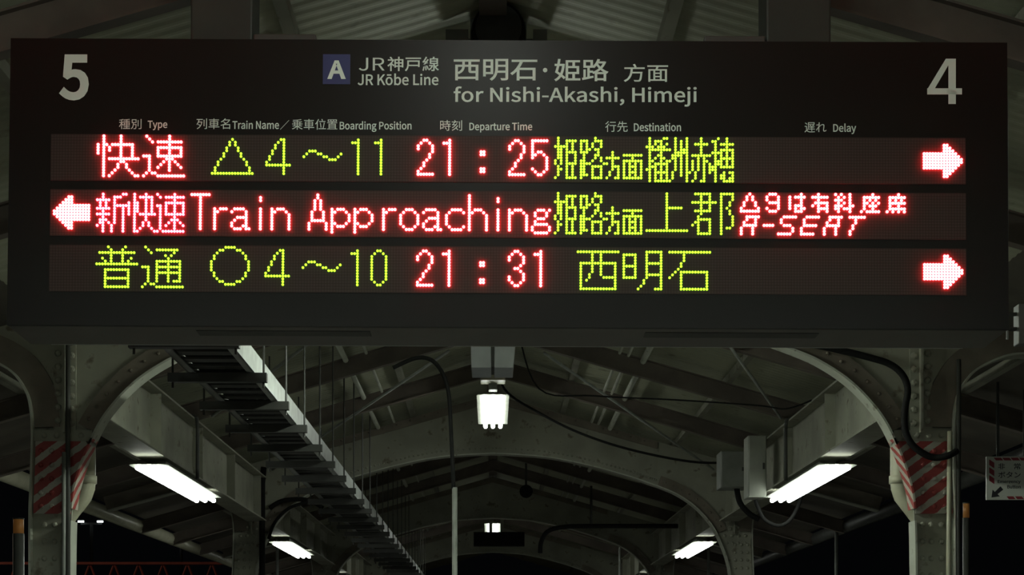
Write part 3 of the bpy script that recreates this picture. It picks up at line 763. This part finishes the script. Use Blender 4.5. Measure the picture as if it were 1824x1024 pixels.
text('非', 1778, 1790, 825, 836, M['sign_ink'], sg, 0.004, **kw); text('常', 1806, 1818, 825, 836, M['sign_ink'], sg, 0.004, **kw)
text('ボタン', 1778, 1818, 840, 851, M['sign_ink'], sg, 0.004, **kw)
text('Emergency', 1777, 1818, 855, 862, M['sign_ink'], sg, 0.01, **kw); text('Button', 1794, 1818, 864, 870, M['sign_ink'], sg, 0.01, **kw)
MB().prism([Sg(*p) for p in [(1766, 886), (1768, 872), (1772, 876), (1782, 866), (1787, 872), (1777, 880), (1781, 884)]], -0.0008, 0).build('arrow', M['sign_ink'], sg)
for x in (-0.07, 0.08):
    MB().box(x-0.008, x+0.008, 0.002, 0.010, 0.11, zroof(so.x+x)-so.z-0.01).build('hanger_strap', M['dark'], sg)

# ------------------------------------------------------------------ posts with orange band, side poles, gutters
for px, pt, nm in ((33, 925, 'left'), (1721, 897, 'right')):
    d = 8.9; q = P(px, pt, d)
    t = thing('marker_post', 'grey post with an orange band at its top, outside the near %s column' % nm, 'post', (q.x, d, 0), 'posts with orange bands')
    r = 0.030 if nm == 'left' else 0.018
    MB().tube([(0, 0, 0), (0, 0, q.z-0.075)], r, 14).build('post', M['dark'], t, smooth=True)
    MB().tube([(0, 0, q.z-0.075), (0, 0, q.z)], r*0.92, 14).build('band', M['orange'], t, smooth=True)
    MB().tube([(0, 0, q.z), (0, 0, q.z+0.006)], r, 14).build('cap', M['dark'], t, smooth=True)
for px, py, d, lab, m_ in ((1490, 860, 16.5, 'slim grey pole right of the nearest right lamp', 'grey_pipe'), (1262, 985, 22.0, 'short looking pale pole under the second right lamp', 'galv'),
                           (1104, 975, 24.5, 'pale thin pole far away under the third arch on the right', 'galv'), (494, 975, 20.0, 'pale thin pole under the second left lamp', 'galv')):
    q = P(px, py-30, d)
    pipe('pole', [(q.x, d, 0), (q.x, d, min(q.z, zroof(q.x)-0.02) if px != 1490 else zroof(q.x)-0.02)], 0.018, M[m_], lab, 'pole', 'slim poles on the platform', n=0)
for s, nm in ((-1, 'left'), (1, 'right')):
    x = s*(EAVE-0.02)
    m = MB().tube([(x, 4.2, 2.95), (x, 34, 2.945)], 0.062, 12)
    tag(m.build('gutter_pipe', M['cream_pipe' if s < 0 else 'dark'], smooth=True), '%s gutter pipe along the %s eave' % ('pale' if s < 0 else 'dark', nm), 'pipe', 'eave gutter pipes')  # right gutter coloured dark to stand for the dimness on that side

t = thing('hanging_box', 'narrow pale box on a thin rod, hanging just beyond the right end of the board', 'equipment box', P(1799, 612, 5.67))
MB().box(0.030, 0.075, 0, 0.06, 0, 0.135).build('box', M['grey_pipe'], t, bevel=0.003)
MB().tube([(0, 0.03, 0.02), (0, 0.03, zroof(t.location.x)-t.location.z-0.005)], 0.004, 6).build('rod', M['galv'], t)
for z in (0.05, 0.10): MB().box(-0.004, 0.034, 0.022, 0.038, z, z+0.01).build('clip', M['dark'], t)

# ------------------------------------------------------------------ far things under the roof
t = thing('hanging_sign', 'small dark sign hanging far away under the third arch, below the far lamp', 'sign', P(889, 972, 22.5))
MB().box(-0.34, 0.34, 0, 0.15, 0, 0.185).build('panel', M['black'], t, bevel=0.004)
for x in (-0.11, 0.04):
    MB().box(x-0.022, x+0.022, 0.05, 0.09, 0.185, ROOF0-t.location.z-0.06).build('hanger', M['steel'], t)
t = thing('loudspeaker', 'small dark round loudspeaker far back, right of the centre line', 'loudspeaker', P(937, 876, 19.0))
MB().tube([(0, -0.06, 0), (0, 0.06, 0)], [0.075, 0.06], 20).build('drum', M['black'], t)
MB().box(-0.012, 0.012, -0.01, 0.01, 0.06, zroof(t.location.x)-t.location.z-0.01).build('hanger', M['dark'], t)

# ------------------------------------------------------------------ beyond the platform
t = thing('lattice_bridge', 'dim red lattice girder bridge in the dark at the lower left', 'bridge', (-9, 40, -1.1))
zt = P(0, 1001, 40).z+1.1; zb = zt-0.85
mt = MB().box(-5.5, 4.5, -0.06, 0.06, zt-0.06, zt); mt.build('top_chord', M['bridge'], t)
MB().box(-5.5, 4.5, -0.06, 0.06, zb, zb+0.08).build('bottom_chord', M['bridge'], t)
la = MB(); x = -5.5; up = 1
while x < 4.4:
    z0, z1 = (zb+0.05, zt-0.03) if up > 0 else (zt-0.03, zb+0.05)
    la.tube([(x, 0, z0), (x+0.29, 0, z1)], 0.028, 6); x += 0.29; up = -up
la.build('lattice', M['bridge'], t)
for x in (-5.2, 4.2): MB().box(x-0.2, x+0.2, -0.2, 0.2, 0, zb).build('pier', M['concrete'], t)
def mast(px, py, d, heads, label):
    q = P(px, py, d)
    t = thing('light_mast', label, 'street lamp', (q.x, d, -1.1), 'light masts in the dark yard')
    h = q.z+1.1
    MB().tube([(0, 0, 0), (0, 0, h-0.1)], [0.11, 0.07], 8).build('mast', M['dark'], t)
    MB().box(min(heads)*d/FPX-0.05, max(heads)*d/FPX+0.05, -0.04, 0.04, h-0.12, h-0.04).build('arm', M['dark'], t)
    for k in heads:
        x = k*d/FPX
        hd = MB().box(x-0.14, x+0.14, -0.15, 0.15, h-0.04, h+0.06).build('head', M['dark'], t)
        MB().box(x-0.12, x+0.12, -0.19, -0.151, h-0.045, h+0.02).build('glass', M['flood'], hd)
mast(163, 929, 70, (-17, 17), 'twin headed floodlight mast glowing in the dark, left of the near left lamp')
mast(323, 966, 76, (-15,), 'single headed floodlight mast glowing in the dark, under the near left lamp')

# added fill light, out of the picture on the left, to brighten the bridge
yl = bpy.data.lights.new('bridge_fill', 'POINT'); yl.energy = 450; yl.color = (1.0, 0.85, 0.65); yl.shadow_soft_size = 0.3
yo = bpy.data.objects.new('bridge_fill', yl); C.objects.link(yo); yo.location = (-16, 32, 9)
